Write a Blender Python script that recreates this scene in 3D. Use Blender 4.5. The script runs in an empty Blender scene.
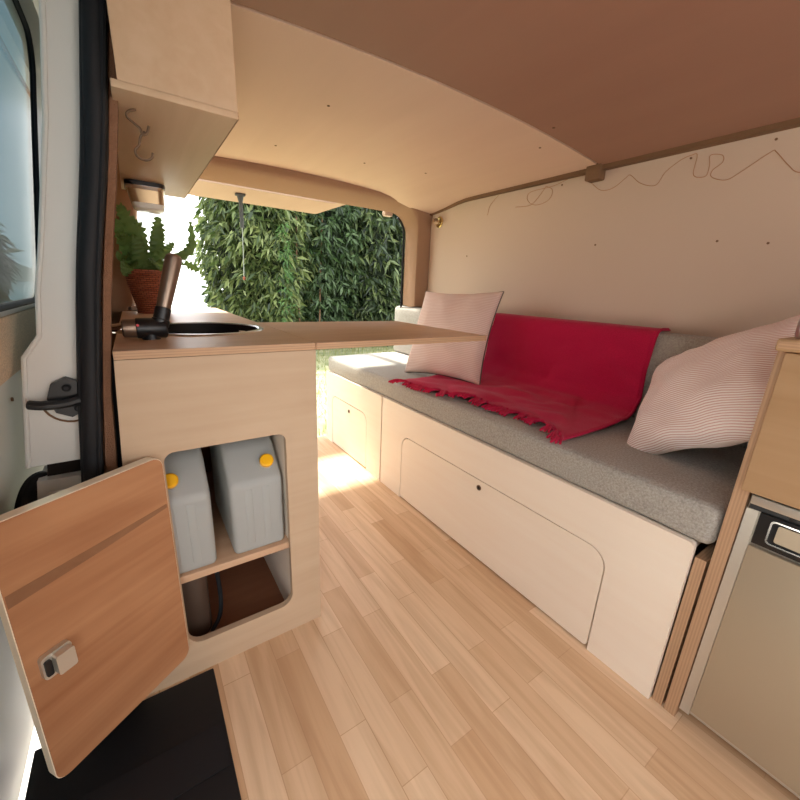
import bpy, bmesh, math, random
from math import sin, cos, pi, radians as RAD, sqrt
from mathutils import Vector, Matrix, noise
from mathutils.geometry import tessellate_polygon

random.seed(7)
S = bpy.context.scene
COL = S.collection

# ------------------------------------------------------------------ materials
def srgb(r, g, b):
    f = lambda c: (c/255/12.92) if c/255 <= .04045 else ((c/255+.055)/1.055)**2.4
    return (f(r), f(g), f(b), 1)

def new_mat(name):
    m = bpy.data.materials.new(name); m.use_nodes = True
    n = m.node_tree.nodes; l = m.node_tree.links
    return m, n, l, n['Principled BSDF']

def plain(name, col, rough=.5, metal=0.0, spec=.5, bump=0, bscale=200, var=0, vscale=6):
    m, n, l, p = new_mat(name)
    p.inputs['Base Color'].default_value = col
    p.inputs['Roughness'].default_value = rough
    p.inputs['Metallic'].default_value = metal
    p.inputs['Specular IOR Level'].default_value = spec
    tc = n.new('ShaderNodeTexCoord')
    if var:
        no = n.new('ShaderNodeTexNoise'); no.inputs['Scale'].default_value = vscale; no.inputs['Detail'].default_value = 4
        l.new(tc.outputs['Object'], no.inputs['Vector'])
        mx = n.new('ShaderNodeMix'); mx.data_type = 'RGBA'
        mx.inputs['A'].default_value = tuple(c*(1-var) for c in col[:3])+(1,)
        mx.inputs['B'].default_value = tuple(min(1, c*(1+var)) for c in col[:3])+(1,)
        l.new(no.outputs['Fac'], mx.inputs['Factor']); l.new(mx.outputs['Result'], p.inputs['Base Color'])
    if bump:
        nb = n.new('ShaderNodeTexNoise'); nb.inputs['Scale'].default_value = bscale; nb.inputs['Detail'].default_value = 3
        l.new(tc.outputs['Object'], nb.inputs['Vector'])
        b = n.new('ShaderNodeBump'); b.inputs['Strength'].default_value = bump; b.inputs['Distance'].default_value = .004
        l.new(nb.outputs['Fac'], b.inputs['Height']); l.new(b.outputs['Normal'], p.inputs['Normal'])
    return m

def wood(name, light, dark, axis='X', fine=60, long=2.0, rough=.5, contrast=(.3, .75), rot=0.0):
    """straight-grained plywood veneer; axis is the grain direction"""
    m, n, l, p = new_mat(name)
    tc = n.new('ShaderNodeTexCoord'); mp = n.new('ShaderNodeMapping'); rm = n.new('ShaderNodeMapping')
    rm.inputs['Rotation'].default_value = (0, 0, rot); l.new(tc.outputs['Object'], rm.inputs['Vector'])
    sc = {'X': (long, fine, fine), 'Y': (fine, long, fine), 'Z': (fine, fine, long)}[axis]
    mp.inputs['Scale'].default_value = sc
    l.new(rm.outputs['Vector'], mp.inputs['Vector'])
    no = n.new('ShaderNodeTexNoise'); no.inputs['Scale'].default_value = 1; no.inputs['Detail'].default_value = 5
    no.inputs['Distortion'].default_value = .6
    l.new(mp.outputs['Vector'], no.inputs['Vector'])
    mp2 = n.new('ShaderNodeMapping')
    mp2.inputs['Scale'].default_value = tuple(c*(.16 if c == fine else .9) for c in sc)
    l.new(rm.outputs['Vector'], mp2.inputs['Vector'])
    n2 = n.new('ShaderNodeTexNoise'); n2.inputs['Scale'].default_value = 1; n2.inputs['Detail'].default_value = 3
    n2.inputs['Distortion'].default_value = 1.2
    l.new(mp2.outputs['Vector'], n2.inputs['Vector'])
    ad = n.new('ShaderNodeMath'); ad.operation = 'MULTIPLY_ADD'; ad.inputs[1].default_value = .45
    l.new(no.outputs['Fac'], ad.inputs[0])
    ml = n.new('ShaderNodeMath'); ml.operation = 'MULTIPLY'; ml.inputs[1].default_value = .55
    l.new(n2.outputs['Fac'], ml.inputs[0]); l.new(ml.outputs[0], ad.inputs[2])
    r = n.new('ShaderNodeValToRGB')
    r.color_ramp.elements[0].position = contrast[0]; r.color_ramp.elements[0].color = dark
    r.color_ramp.elements[1].position = contrast[1]; r.color_ramp.elements[1].color = light
    l.new(ad.outputs[0], r.inputs['Fac']); l.new(r.outputs['Color'], p.inputs['Base Color'])
    p.inputs['Roughness'].default_value = rough
    p.inputs['Specular IOR Level'].default_value = .3
    return m

def ply_edge(name, axis='Z'):
    """the layered edge of a plywood sheet, layers stacked along axis"""
    m, n, l, p = new_mat(name)
    tc = n.new('ShaderNodeTexCoord'); w = n.new('ShaderNodeTexWave')
    w.wave_type = 'BANDS'; w.bands_direction = axis; w.inputs['Scale'].default_value = 55
    w.inputs['Distortion'].default_value = .4
    l.new(tc.outputs['Object'], w.inputs['Vector'])
    r = n.new('ShaderNodeValToRGB')
    r.color_ramp.elements[0].color = srgb(172, 134, 102); r.color_ramp.elements[1].color = srgb(190, 152, 117)
    l.new(w.outputs['Fac'], r.inputs['Fac']); l.new(r.outputs['Color'], p.inputs['Base Color'])
    p.inputs['Roughness'].default_value = .6
    return m

def floor_mat():
    m, n, l, p = new_mat('oak_strip_floor')
    tc = n.new('ShaderNodeTexCoord'); mp = n.new('ShaderNodeMapping'); mp.inputs['Rotation'].default_value = (0, 0, pi/2)
    l.new(tc.outputs['Object'], mp.inputs['Vector'])
    br = n.new('ShaderNodeTexBrick')
    br.inputs['Color1'].default_value = srgb(204, 164, 126); br.inputs['Color2'].default_value = srgb(228, 196, 162)
    br.inputs['Mortar'].default_value = srgb(196, 156, 120)
    br.inputs['Scale'].default_value = 1; br.inputs['Mortar Size'].default_value = .0009
    br.inputs['Brick Width'].default_value = .42; br.inputs['Row Height'].default_value = .068
    br.offset = .37; br.offset_frequency = 2
    l.new(mp.outputs['Vector'], br.inputs['Vector'])
    m2 = n.new('ShaderNodeMapping'); m2.inputs['Scale'].default_value = (34, 2.2, 30)
    l.new(tc.outputs['Object'], m2.inputs['Vector'])
    no = n.new('ShaderNodeTexNoise'); no.inputs['Scale'].default_value = 1; no.inputs['Detail'].default_value = 6; no.inputs['Distortion'].default_value = 1
    l.new(m2.outputs['Vector'], no.inputs['Vector'])
    r = n.new('ShaderNodeValToRGB'); r.color_ramp.elements[0].position = .3; r.color_ramp.elements[0].color = (.78, .72, .66, 1)
    r.color_ramp.elements[1].position = .62; r.color_ramp.elements[1].color = (1, 1, 1, 1)
    l.new(no.outputs['Fac'], r.inputs['Fac'])
    mx = n.new('ShaderNodeMix'); mx.data_type = 'RGBA'; mx.blend_type = 'MULTIPLY'; mx.inputs['Factor'].default_value = .8
    l.new(br.outputs['Color'], mx.inputs['A']); l.new(r.outputs['Color'], mx.inputs['B'])
    l.new(mx.outputs['Result'], p.inputs['Base Color'])
    p.inputs['Roughness'].default_value = .42; p.inputs['Specular IOR Level'].default_value = .35
    return m

def fabric(name, c1, c2, scale=260, rough=.95, bump=.4, sheen=.1):
    m, n, l, p = new_mat(name)
    tc = n.new('ShaderNodeTexCoord'); no = n.new('ShaderNodeTexNoise')
    no.inputs['Scale'].default_value = scale; no.inputs['Detail'].default_value = 6; no.inputs['Roughness'].default_value = .7
    l.new(tc.outputs['Object'], no.inputs['Vector'])
    r = n.new('ShaderNodeValToRGB'); r.color_ramp.elements[0].position = .35; r.color_ramp.elements[0].color = c1
    r.color_ramp.elements[1].position = .65; r.color_ramp.elements[1].color = c2
    l.new(no.outputs['Fac'], r.inputs['Fac']); l.new(r.outputs['Color'], p.inputs['Base Color'])
    p.inputs['Roughness'].default_value = rough; p.inputs['Specular IOR Level'].default_value = .15
    p.inputs['Sheen Weight'].default_value = sheen
    b = n.new('ShaderNodeBump'); b.inputs['Strength'].default_value = bump; b.inputs['Distance'].default_value = .002
    l.new(no.outputs['Fac'], b.inputs['Height']); l.new(b.outputs['Normal'], p.inputs['Normal'])
    return m

def stripes(name, base, stripe, axis, period, duty=.4, strength=1.0):
    m, n, l, p = new_mat(name)
    tc = n.new('ShaderNodeTexCoord'); w = n.new('ShaderNodeTexWave'); w.wave_type = 'BANDS'; w.bands_direction = axis
    w.inputs['Scale'].default_value = 2*pi/period/20
    w.inputs['Distortion'].default_value = .25; w.inputs['Detail'].default_value = 1; w.inputs['Detail Scale'].default_value = .3
    l.new(tc.outputs['UV'], w.inputs['Vector'])
    r = n.new('ShaderNodeValToRGB'); r.color_ramp.elements[0].position = duty-.12; r.color_ramp.elements[0].color = stripe
    r.color_ramp.elements[1].position = duty+.12; r.color_ramp.elements[1].color = base
    l.new(w.outputs['Fac'], r.inputs['Fac']); l.new(r.outputs['Color'], p.inputs['Base Color'])
    p.inputs['Roughness'].default_value = .95; p.inputs['Specular IOR Level'].default_value = .15
    b = n.new('ShaderNodeBump'); b.inputs['Strength'].default_value = .25; b.inputs['Distance'].default_value = .002
    l.new(w.outputs['Fac'], b.inputs['Height']); l.new(b.outputs['Normal'], p.inputs['Normal'])
    return m

def leaf_mat(name, cols, trans=.35, rough=.45):
    m, n, l, p = new_mat(name)
    g = n.new('ShaderNodeNewGeometry'); r = n.new('ShaderNodeValToRGB')
    els = r.color_ramp.elements
    els[0].color = cols[0]; els[1].color = cols[-1]
    for i, c in enumerate(cols[1:-1]):
        e = els.new((i+1)/(len(cols)-1)); e.color = c
    l.new(g.outputs['Random Per Island'], r.inputs['Fac'])
    l.new(r.outputs['Color'], p.inputs['Base Color']); p.inputs['Roughness'].default_value = rough
    t = n.new('ShaderNodeBsdfTranslucent'); l.new(r.outputs['Color'], t.inputs['Color'])
    mx = n.new('ShaderNodeMixShader'); mx.inputs['Fac'].default_value = trans
    l.new(p.outputs[0], mx.inputs[1]); l.new(t.outputs[0], mx.inputs[2])
    l.new(mx.outputs[0], n['Material Output'].inputs['Surface'])
    return m

def glass_mat(name, tint, refl=.08):
    m, n, l, p = new_mat(name); n.remove(p)
    tr = n.new('ShaderNodeBsdfTransparent'); tr.inputs['Color'].default_value = tint
    gl = n.new('ShaderNodeBsdfGlossy'); gl.inputs['Roughness'].default_value = .02
    fr = n.new('ShaderNodeFresnel'); fr.inputs['IOR'].default_value = 1.4
    ge = n.new('ShaderNodeNewGeometry'); sb = n.new('ShaderNodeMath'); sb.operation = 'SUBTRACT'; sb.inputs[0].default_value = 1; l.new(ge.outputs['Backfacing'], sb.inputs[1])
    mu = n.new('ShaderNodeMath'); mu.operation = 'MULTIPLY'; l.new(fr.outputs[0], mu.inputs[0]); l.new(sb.outputs[0], mu.inputs[1])
    mx = n.new('ShaderNodeMixShader')
    l.new(mu.outputs[0], mx.inputs[0]); l.new(tr.outputs[0], mx.inputs[1]); l.new(gl.outputs[0], mx.inputs[2])
    l.new(mx.outputs[0], n['Material Output'].inputs['Surface'])
    return m

def hdpe():
    m, n, l, p = new_mat('milky_plastic')
    p.inputs['Base Color'].default_value = srgb(196, 196, 191); p.inputs['Roughness'].default_value = .38
    t = n.new('ShaderNodeBsdfTranslucent'); t.inputs['Color'].default_value = srgb(206, 208, 204)
    mx = n.new('ShaderNodeMixShader'); mx.inputs['Fac'].default_value = .35
    l.new(p.outputs[0], mx.inputs[1]); l.new(t.outputs[0], mx.inputs[2])
    l.new(mx.outputs[0], n['Material Output'].inputs['Surface'])
    return m

def wicker_mat():
    m, n, l, p = new_mat('wicker')
    tc = n.new('ShaderNodeTexCoord')
    br = n.new('ShaderNodeTexBrick'); br.inputs['Scale'].default_value = 1
    br.inputs['Brick Width'].default_value = .02; br.inputs['Row Height'].default_value = .0075; br.inputs['Mortar Size'].default_value = .001
    br.inputs['Color1'].default_value = srgb(150, 78, 52); br.inputs['Color2'].default_value = srgb(176, 104, 72); br.inputs['Mortar'].default_value = srgb(86, 42, 28)
    sx = n.new('ShaderNodeSeparateXYZ'); l.new(tc.outputs['Object'], sx.inputs[0])
    at = n.new('ShaderNodeMath'); at.operation = 'ARCTAN2'; l.new(sx.outputs['Y'], at.inputs[0]); l.new(sx.outputs['X'], at.inputs[1])
    ml = n.new('ShaderNodeMath'); ml.operation = 'MULTIPLY'; ml.inputs[1].default_value = .08; l.new(at.outputs[0], ml.inputs[0])
    cx = n.new('ShaderNodeCombineXYZ'); l.new(ml.outputs[0], cx.inputs['X']); l.new(sx.outputs['Z'], cx.inputs['Y'])
    l.new(cx.outputs[0], br.inputs['Vector']); l.new(br.outputs['Color'], p.inputs['Base Color'])
    b = n.new('ShaderNodeBump'); b.inputs['Strength'].default_value = .8; b.inputs['Distance'].default_value = .003; b.invert = True
    l.new(br.outputs['Fac'], b.inputs['Height']); l.new(b.outputs['Normal'], p.inputs['Normal'])
    p.inputs['Roughness'].default_value = .7
    return m

M = {}
M['ply'] = wood('birch_ply', srgb(198, 172, 144), srgb(184, 156, 128), 'X', 40, 1.6)
M['ply_y'] = wood('birch_ply_long', srgb(244, 230, 212), srgb(240, 222, 202), 'Y', 40, 1.6)
M['ply_top'] = wood('oiled_worktop', srgb(212, 176, 144), srgb(190, 150, 118), 'X', 46, 2.2, .38)
M['ply_gold'] = wood('golden_ply', srgb(188, 154, 118), srgb(172, 136, 98), 'Y', 40, 1.6)
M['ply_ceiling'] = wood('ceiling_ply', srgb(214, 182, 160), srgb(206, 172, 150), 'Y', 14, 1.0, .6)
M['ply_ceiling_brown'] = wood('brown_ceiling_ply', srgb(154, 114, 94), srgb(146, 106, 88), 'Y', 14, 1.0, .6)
M['ply_locker'] = wood('locker_ply', srgb(204, 174, 144), srgb(190, 158, 126), 'Y', 40, 2)
M['door_wood'] = wood('oiled_door', srgb(194, 144, 104), srgb(156, 104, 70), 'X', 30, 1.6, .5, (.32, .68), rot=-RAD(35))
M['dark_inlay'] = wood('dark_grain_strip', srgb(150, 108, 78), srgb(134, 94, 66), 'X', 60, 2)
M['edge_z'] = ply_edge('ply_edge_stack', 'Z'); M['edge_y'] = ply_edge('ply_edge_across', 'Y'); M['edge_x'] = ply_edge('ply_edge_side', 'X')
M['light_edge'] = plain('pale_edge', srgb(246, 232, 208), .6)
M['floor'] = floor_mat()
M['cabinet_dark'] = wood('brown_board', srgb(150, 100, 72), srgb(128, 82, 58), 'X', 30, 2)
M['cream_wall'] = plain('cream_panel', srgb(200, 176, 156), .7, var=.02, vscale=3)
M['carpet'] = plain('tan_lining_carpet', srgb(156, 122, 96), 1, bump=.5, bscale=420, var=.12, vscale=300)
M['strip_carpet'] = plain('brown_lining_carpet', srgb(132, 94, 70), 1, bump=.6, bscale=420, var=.2, vscale=260)
M['fleck_carpet'] = plain('speckled_lining', srgb(218, 194, 164), 1, bump=.8, bscale=300, var=.35, vscale=240)
M['trim_brown'] = wood('brown_trim', srgb(126, 94, 68), srgb(104, 76, 54), 'Y', 30, 2, .7)
M['van_white'] = plain('van_paint', srgb(208, 206, 200), .35, var=.03, vscale=4)
M['rubber'] = plain('black_rubber', srgb(26, 26, 29), .6, spec=.3, bump=.1, bscale=30)
M['black'] = plain('black_plastic', srgb(24, 24, 26), .38)
M['gap'] = plain('dark_gap', srgb(30, 22, 16), 1)
M['steel'] = plain('brushed_steel', srgb(205, 205, 205), .28, 1)
M['chrome'] = plain('chrome', srgb(225, 222, 216), .12, 1)
M['bronze'] = plain('bronze_metal', srgb(146, 126, 110), .34, .8)
M['brass'] = plain('brass', srgb(196, 170, 120), .25, 1)
M['sink_black'] = plain('black_basin', srgb(24, 20, 20), .5, spec=.2)
M['red'] = plain('red_mark', srgb(210, 30, 40), .4)
M['seat_grey'] = fabric('grey_weave', srgb(144, 137, 129), srgb(182, 176, 166), 190)
M['raspberry'] = fabric('raspberry_cotton', srgb(168, 17, 56), srgb(190, 26, 72), 320, 1, .4, .1)
M['pink_stripe'] = stripes('fine_pink_stripe', srgb(226, 204, 194), srgb(212, 180, 168), 'Y', .0085, .4)
M['bold_stripe'] = stripes('bold_pink_stripe', srgb(250, 238, 232), srgb(214, 172, 164), 'Y', .0072, .34)
M['pillow_back'] = plain('plain_cream_cotton', srgb(236, 218, 208), .95, bump=.2, bscale=300)
M['piping'] = plain('charcoal_piping', srgb(96, 80, 74), .9)
M['hdpe'] = hdpe()
M['yellow'] = plain('yellow_cap', srgb(250, 184, 16), .4)
M['tank'] = plain('smoky_tank', srgb(78, 62, 52), .25)
M['fridge'] = plain('pale_fridge_panel', srgb(176, 160, 136), .32, .25)
M['fridge_trim'] = plain('silver_trim', srgb(206, 200, 188), .3, .6)
M['wicker'] = wicker_mat()
M['soil'] = plain('soil', srgb(52, 36, 26), 1, bump=1, bscale=80)
M['fern'] = leaf_mat('fern_leaf', [srgb(78, 106, 54), srgb(100, 130, 68), srgb(120, 150, 84)], .35)
M['lamp_body'] = plain('bronze_lamp', srgb(176, 148, 112), .3, .6)
M['lens'] = plain('frosted_lens', srgb(240, 240, 232), .3)
M['wire'] = plain('copper_wire', srgb(176, 126, 90), .6)
M['hook'] = plain('brown_hook', srgb(104, 80, 60), .5, .3)
M['tailgate_ply'] = wood('tailgate_ply', srgb(172, 142, 120), srgb(164, 132, 110), 'Y', 14, 1.0, .6)
M['strap'] = plain('dark_strap', srgb(66, 70, 68), .7)
M['cord'] = plain('pale_cord', srgb(150, 160, 150), .8)
M['glass'] = glass_mat('clear_glass', (.92, .96, .96, 1))
M['tint_glass'] = glass_mat('tinted_glass', (.21, .27, .285, 1))
M['bark'] = plain('bark', srgb(110, 84, 62), .9, bump=.6, bscale=40)
M['hill'] = plain('far_hill', srgb(96, 106, 96), 1, var=.15, vscale=.05)
M['leaf_olive'] = leaf_mat('olive_leaves', [srgb(34, 50, 24), srgb(70, 88, 44), srgb(104, 118, 66), srgb(138, 148, 96)], .35)
M['leaf_blue'] = leaf_mat('blue_green_leaves', [srgb(30, 46, 26), srgb(52, 72, 40), srgb(88, 108, 70), srgb(62, 88, 48)], .35)
M['leaf_dark'] = leaf_mat('dark_leaves', [srgb(20, 32, 18), srgb(40, 56, 30), srgb(72, 88, 48), srgb(112, 124, 80)], .3)
M['leaf_lime'] = leaf_mat('lime_leaves', [srgb(50, 84, 38), srgb(76, 110, 54), srgb(104, 136, 76)], .4)
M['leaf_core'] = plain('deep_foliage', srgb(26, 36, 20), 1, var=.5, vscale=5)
M['grass'] = leaf_mat('grass_blades', [srgb(130, 132, 86), srgb(156, 154, 104), srgb(112, 126, 70)], .4, .8)

M['water'] = plain('pale_water', srgb(196, 204, 206), .12, bump=.15, bscale=2)
M['bounce_gravel'] = plain('pale_bounce_gravel', srgb(196, 192, 186), 1, bump=.5, bscale=60, var=.25, vscale=30)
def ground_mat():
    m, n, l, p = new_mat('dry_lawn')
    tc = n.new('ShaderNodeTexCoord'); no = n.new('ShaderNodeTexNoise'); no.inputs['Scale'].default_value = 3; no.inputs['Detail'].default_value = 8
    l.new(tc.outputs['Object'], no.inputs['Vector'])
    r = n.new('ShaderNodeValToRGB'); r.color_ramp.elements[0].position = .35; r.color_ramp.elements[0].color = srgb(104, 112, 76)
    r.color_ramp.elements[1].position = .65; r.color_ramp.elements[1].color = srgb(160, 154, 118)
    l.new(no.outputs['Fac'], r.inputs['Fac']); l.new(r.outputs['Color'], p.inputs['Base Color']); p.inputs['Roughness'].default_value = 1
    return m
M['ground'] = ground_mat()

# ------------------------------------------------------------------ mesh helpers
class MB:
    def __init__(s): s.v = []; s.f = []
    def add(s, vs, fs):
        o = len(s.v); s.v += [tuple(v) for v in vs]; s.f += [tuple(i+o for i in f) for f in fs]; return s
    def bm(s, bm):
        bm.verts.index_update(); s.add([v.co[:] for v in bm.verts], [[v.index for v in f.verts] for f in bm.faces]); bm.free(); return s
    def box(s, x0, y0, z0, x1, y1, z1, bev=0.0, seg=2):
        bm = bmesh.new(); bmesh.ops.create_cube(bm, size=1)
        for v in bm.verts: v.co = Vector(((x0+x1)/2+v.co.x*(x1-x0), (y0+y1)/2+v.co.y*(y1-y0), (z0+z1)/2+v.co.z*(z1-z0)))
        if bev: bmesh.ops.bevel(bm, geom=bm.edges[:], offset=bev, segments=seg, profile=.5, affect='EDGES')
        return s.bm(bm)
    def plate(s, outer, holes, fn, t):
        """2-D outline with holes swept through t; fn(u, v, w) gives the point"""
        loops = [outer]+holes
        flat = [p for L in loops for p in L]; n = len(flat)
        tris = tessellate_polygon([[Vector((a, b, 0)) for a, b in L] for L in loops])
        vs = [fn(a, b, 0) for a, b in flat]+[fn(a, b, t) for a, b in flat]
        fs = [tuple(q) for q in tris]+[tuple(i+n for i in reversed(q)) for q in tris]
        o = 0
        for L in loops:
            k = len(L)
            for i in range(k): j = (i+1) % k; fs.append((o+i, o+j, o+j+n, o+i+n))
            o += k
        return s.add(vs, fs)
    def tube(s, pts, r, n=8, cap=True):
        pts = [Vector(p) for p in pts]; k = len(pts)
        rr = r if isinstance(r, (list, tuple)) else [r]*k
        vs = []; fs = []; ref = None
        for i, p in enumerate(pts):
            d = (pts[min(i+1, k-1)]-pts[max(i-1, 0)]).normalized()
            if ref is None: ref = Vector((0, 0, 1)) if abs(d.z) < .9 else Vector((1, 0, 0))
            a = (ref-d*ref.dot(d)).normalized(); ref = a; b = d.cross(a)
            for j in range(n): t = 2*pi*j/n; vs.append(p+rr[i]*(cos(t)*a+sin(t)*b))
        for i in range(k-1):
            for j in range(n): q = (j+1) % n; fs.append((i*n+j, i*n+q, (i+1)*n+q, (i+1)*n+j))
        if cap: fs.append(tuple(range(n-1, -1, -1))); fs.append(tuple((k-1)*n+j for j in range(n)))
        return s.add(vs, fs)
    def lathe(s, prof, c, axis=(0, 0, 1), n=32, cap=True, loop=False):
        ax = Vector(axis).normalized(); ref = Vector((1, 0, 0)) if abs(ax.x) < .9 else Vector((0, 1, 0))
        a = (ref-ax*ref.dot(ax)).normalized(); b = ax.cross(a); c = Vector(c); k = len(prof); vs = []; fs = []
        for r, h in prof:
            for j in range(n): t = 2*pi*j/n; vs.append(c+ax*h+r*(cos(t)*a+sin(t)*b))
        for i in range(k-1):
            for j in range(n): q = (j+1) % n; fs.append((i*n+j, i*n+q, (i+1)*n+q, (i+1)*n+j))
        if loop:
            for j in range(n): q = (j+1) % n; fs.append(((k-1)*n+j, (k-1)*n+q, q, j))
            cap = False
        if cap and prof[0][0] > 1e-5: fs.append(tuple(range(n-1, -1, -1)))
        if cap and prof[-1][0] > 1e-5: fs.append(tuple((k-1)*n+j for j in range(n)))
        return s.add(vs, fs)
    def grid(s, fn, nu, nv, close=False):
        vs = [fn(i/nu, j/nv) for i in range(nu+1) for j in range(nv+1)]
        fs = [(i*(nv+1)+j, (i+1)*(nv+1)+j, (i+1)*(nv+1)+j+1, i*(nv+1)+j+1) for i in range(nu) for j in range(nv)]
        return s.add(vs, fs)
    def loft(s, secs):
        """closed sections of equal length joined into a capped solid"""
        n = len(secs[0]); k = len(secs)
        fs = [(i*n+j, i*n+(j+1) % n, (i+1)*n+(j+1) % n, (i+1)*n+j) for i in range(k-1) for j in range(n)]
        fs += [tuple(range(n-1, -1, -1)), tuple((k-1)*n+j for j in range(n))]
        return s.add([p for q in secs for p in q], fs)
    def build(s, name, mat, parent=None, smooth=35, mtx=None):
        me = bpy.data.meshes.new(name)
        vs = s.v
        if mtx is not None: vs = [(mtx @ Vector(v))[:] for v in vs]
        off = Vector((0, 0, 0)); q = parent
        while q is not None: off += q.location; q = q.parent
        me.from_pydata([(v[0]-off.x, v[1]-off.y, v[2]-off.z) for v in vs], [], s.f)
        bm = bmesh.new(); bm.from_mesh(me)
        if len(bm.faces) < 20000: bmesh.ops.recalc_face_normals(bm, faces=bm.faces[:])
        bm.to_mesh(me); bm.free()
        o = bpy.data.objects.new(name, me); COL.objects.link(o)
        if parent is not None: o.parent = parent
        me.materials.append(mat)
        if smooth:
            me.polygons.foreach_set('use_smooth', [True]*len(me.polygons)); me.set_sharp_from_angle(angle=RAD(smooth))
        return o

def rr(x0, y0, x1, y1, r, n=6):
    if not isinstance(r, (list, tuple)): r = [r]*4      # bl br tr tl
    out = []
    for (cx, cy, a0, q) in ((x0+r[0], y0+r[0], pi, r[0]), (x1-r[1], y0+r[1], 1.5*pi, r[1]), (x1-r[2], y1-r[2], 0, r[2]), (x0+r[3], y1-r[3], .5*pi, r[3])):
        if q < 1e-6: out.append((cx, cy)); continue
        for i in range(n+1): a = a0+i/n*pi/2; out.append((cx+q*cos(a), cy+q*sin(a)))
    return out

def spline(pts, n=8):
    """Catmull-Rom through the points"""
    P = [Vector(p) for p in pts]; P = [2*P[0]-P[1]]+P+[2*P[-1]-P[-2]]; out = []
    for i in range(1, len(P)-2):
        for k in range(n):
            t = k/n; a, b, c, d = P[i-1:i+3]
            out.append(.5*((2*b)+(c-a)*t+(2*a-5*b+4*c-d)*t*t+(3*b-a-3*c+d)*t**3))
    out.append(P[-2]); return out

def thing(name, label, cat, loc=(0, 0, 0), group=None):
    o = bpy.data.objects.new(name, None); COL.objects.link(o); o.location = loc; o.empty_display_size = .05
    return tag(o, label, cat, group)

def tag(o, label, cat, group=None):
    o['label'] = label; o['category'] = cat
    if group: o['group'] = group
    return o

def struct(o): o['kind'] = 'structure'; return o

def sroot(name, loc=(0, 0, 0)):
    o = bpy.data.objects.new(name, None); COL.objects.link(o); o.location = loc; return struct(o)

XZ = lambda y: (lambda u, v, w: (u, y+w, v))       # plate facing -Y, thickness to +Y
YZ = lambda x: (lambda u, v, w: (x+w, u, v))       # plate facing -X, thickness to +X
XY = lambda z: (lambda u, v, w: (u, v, z+w))
def smooth(a, b, x): t = max(0.0, min(1.0, (x-a)/(b-a))); return t*t*(3-2*t)

KX0_ = -.047
def xw(z): return -.048+.14*(z-.88)                # the leaning door-side body line

# ------------------------------------------------------------------ setting: shell
fl = MB().box(-.16, -1.2, -.03, 1.62, 2.32, 0); struct(fl.build('floor', M['floor']))
mat_ = MB().box(-.30, -1.0, -.02, .056, .905, .004, .003)
for k in range(9): mat_.box(-.29, -.95+k*.2, .003, .05, -.85+k*.2, .006)
tag(mat_.build('sill_mat', M['rubber']), 'black rubber mat along the doorway sill at the edge of the wood floor', 'mat')

def cdrop(x, y): return .036*smooth(1.2, 1.5, x)*smooth(1.7, 2.06, y)
def cz(x, y): return 1.495+.045*(1-((x-.75)/.85)**2)-cdrop(x, y)
def ceil_panel(y0, y1):
    m = MB(); nx, ny = 24, 16
    m.grid(lambda u, v: (-.05+1.7*u, y0+(y1-y0)*v, cz(-.05+1.7*u, y0+(y1-y0)*v)), nx, ny)
    m.grid(lambda u, v: (-.05+1.7*u, y0+(y1-y0)*v, cz(-.05+1.7*u, y0+(y1-y0)*v)+.006), nx, ny)
    N = (nx+1)*(ny+1)
    for i in range(nx):
        for j in (0, ny): a = i*(ny+1)+j; b = a+ny+1; m.f.append((a, b, b+N, a+N))
    for j in range(ny):
        for i in (0, nx): a = i*(ny+1)+j; m.f.append((a, a+1, a+1+N, a+N))
    return m
SEAM = .965
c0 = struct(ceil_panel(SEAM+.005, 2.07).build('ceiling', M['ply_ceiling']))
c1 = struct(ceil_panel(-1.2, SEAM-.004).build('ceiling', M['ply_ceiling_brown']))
for x, y in ((.573, 1.534-.25), (.55, 1.75), (.93, 1.70), (1.2, 1.6), (1.3, 1.045), (1.2, .92)):
    MB().lathe([(.0045, -.0015), (.0045, .003)], (x, y, cz(x, y)), n=10).build('screw', M['trim_brown'], c0 if y > SEAM else c1)
struct(MB().box(-.16, -1.25, 1.59, 1.72, 2.25, 1.62).build('roof', M['van_white']))
m = MB(); m.loft([[(.05+.1*i, SEAM-.02, cz(.05+.1*i, SEAM)+.0065), (.05+.1*i, SEAM+.02, cz(.05+.1*i, SEAM)+.0065), (.05+.1*i, SEAM+.02, cz(.05+.1*i, SEAM)+.012), (.05+.1*i, SEAM-.02, cz(.05+.1*i, SEAM)+.012)] for i in range(16)]); struct(m.build('trim_1', M['gap']))

def xs(z): return xw(z)+.009*smooth(.95, 1.26, z)+.006*smooth(.8, .55, z) if z > .8 else xw(z)+.006*min(1, (.8-z)/.25)

# right wall: cream panel with a rounded rear top corner
wr = struct(MB().plate(rr(-1.2, .0, 2.045, 1.5, [.01, .01, .09, .01]), [], YZ(1.6), .012).build('wall_right', M['cream_wall']))
struct(MB().box(1.612, -1.2, -.03, 1.66, 2.25, 1.6).build('wall_right', M['carpet']))
for y, z in ((1.143, 1.466), (.945, 1.211), (.53, 1.196), (.401, 1.181), (.662, 1.463), (.45, 1.465), (1.7, 1.2)):
    MB().lathe([(.0035, .0), (.0035, .003)], (1.6005, y, z), (-1, 0, 0), n=10).build('screw', M['trim_brown'], wr)
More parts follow.
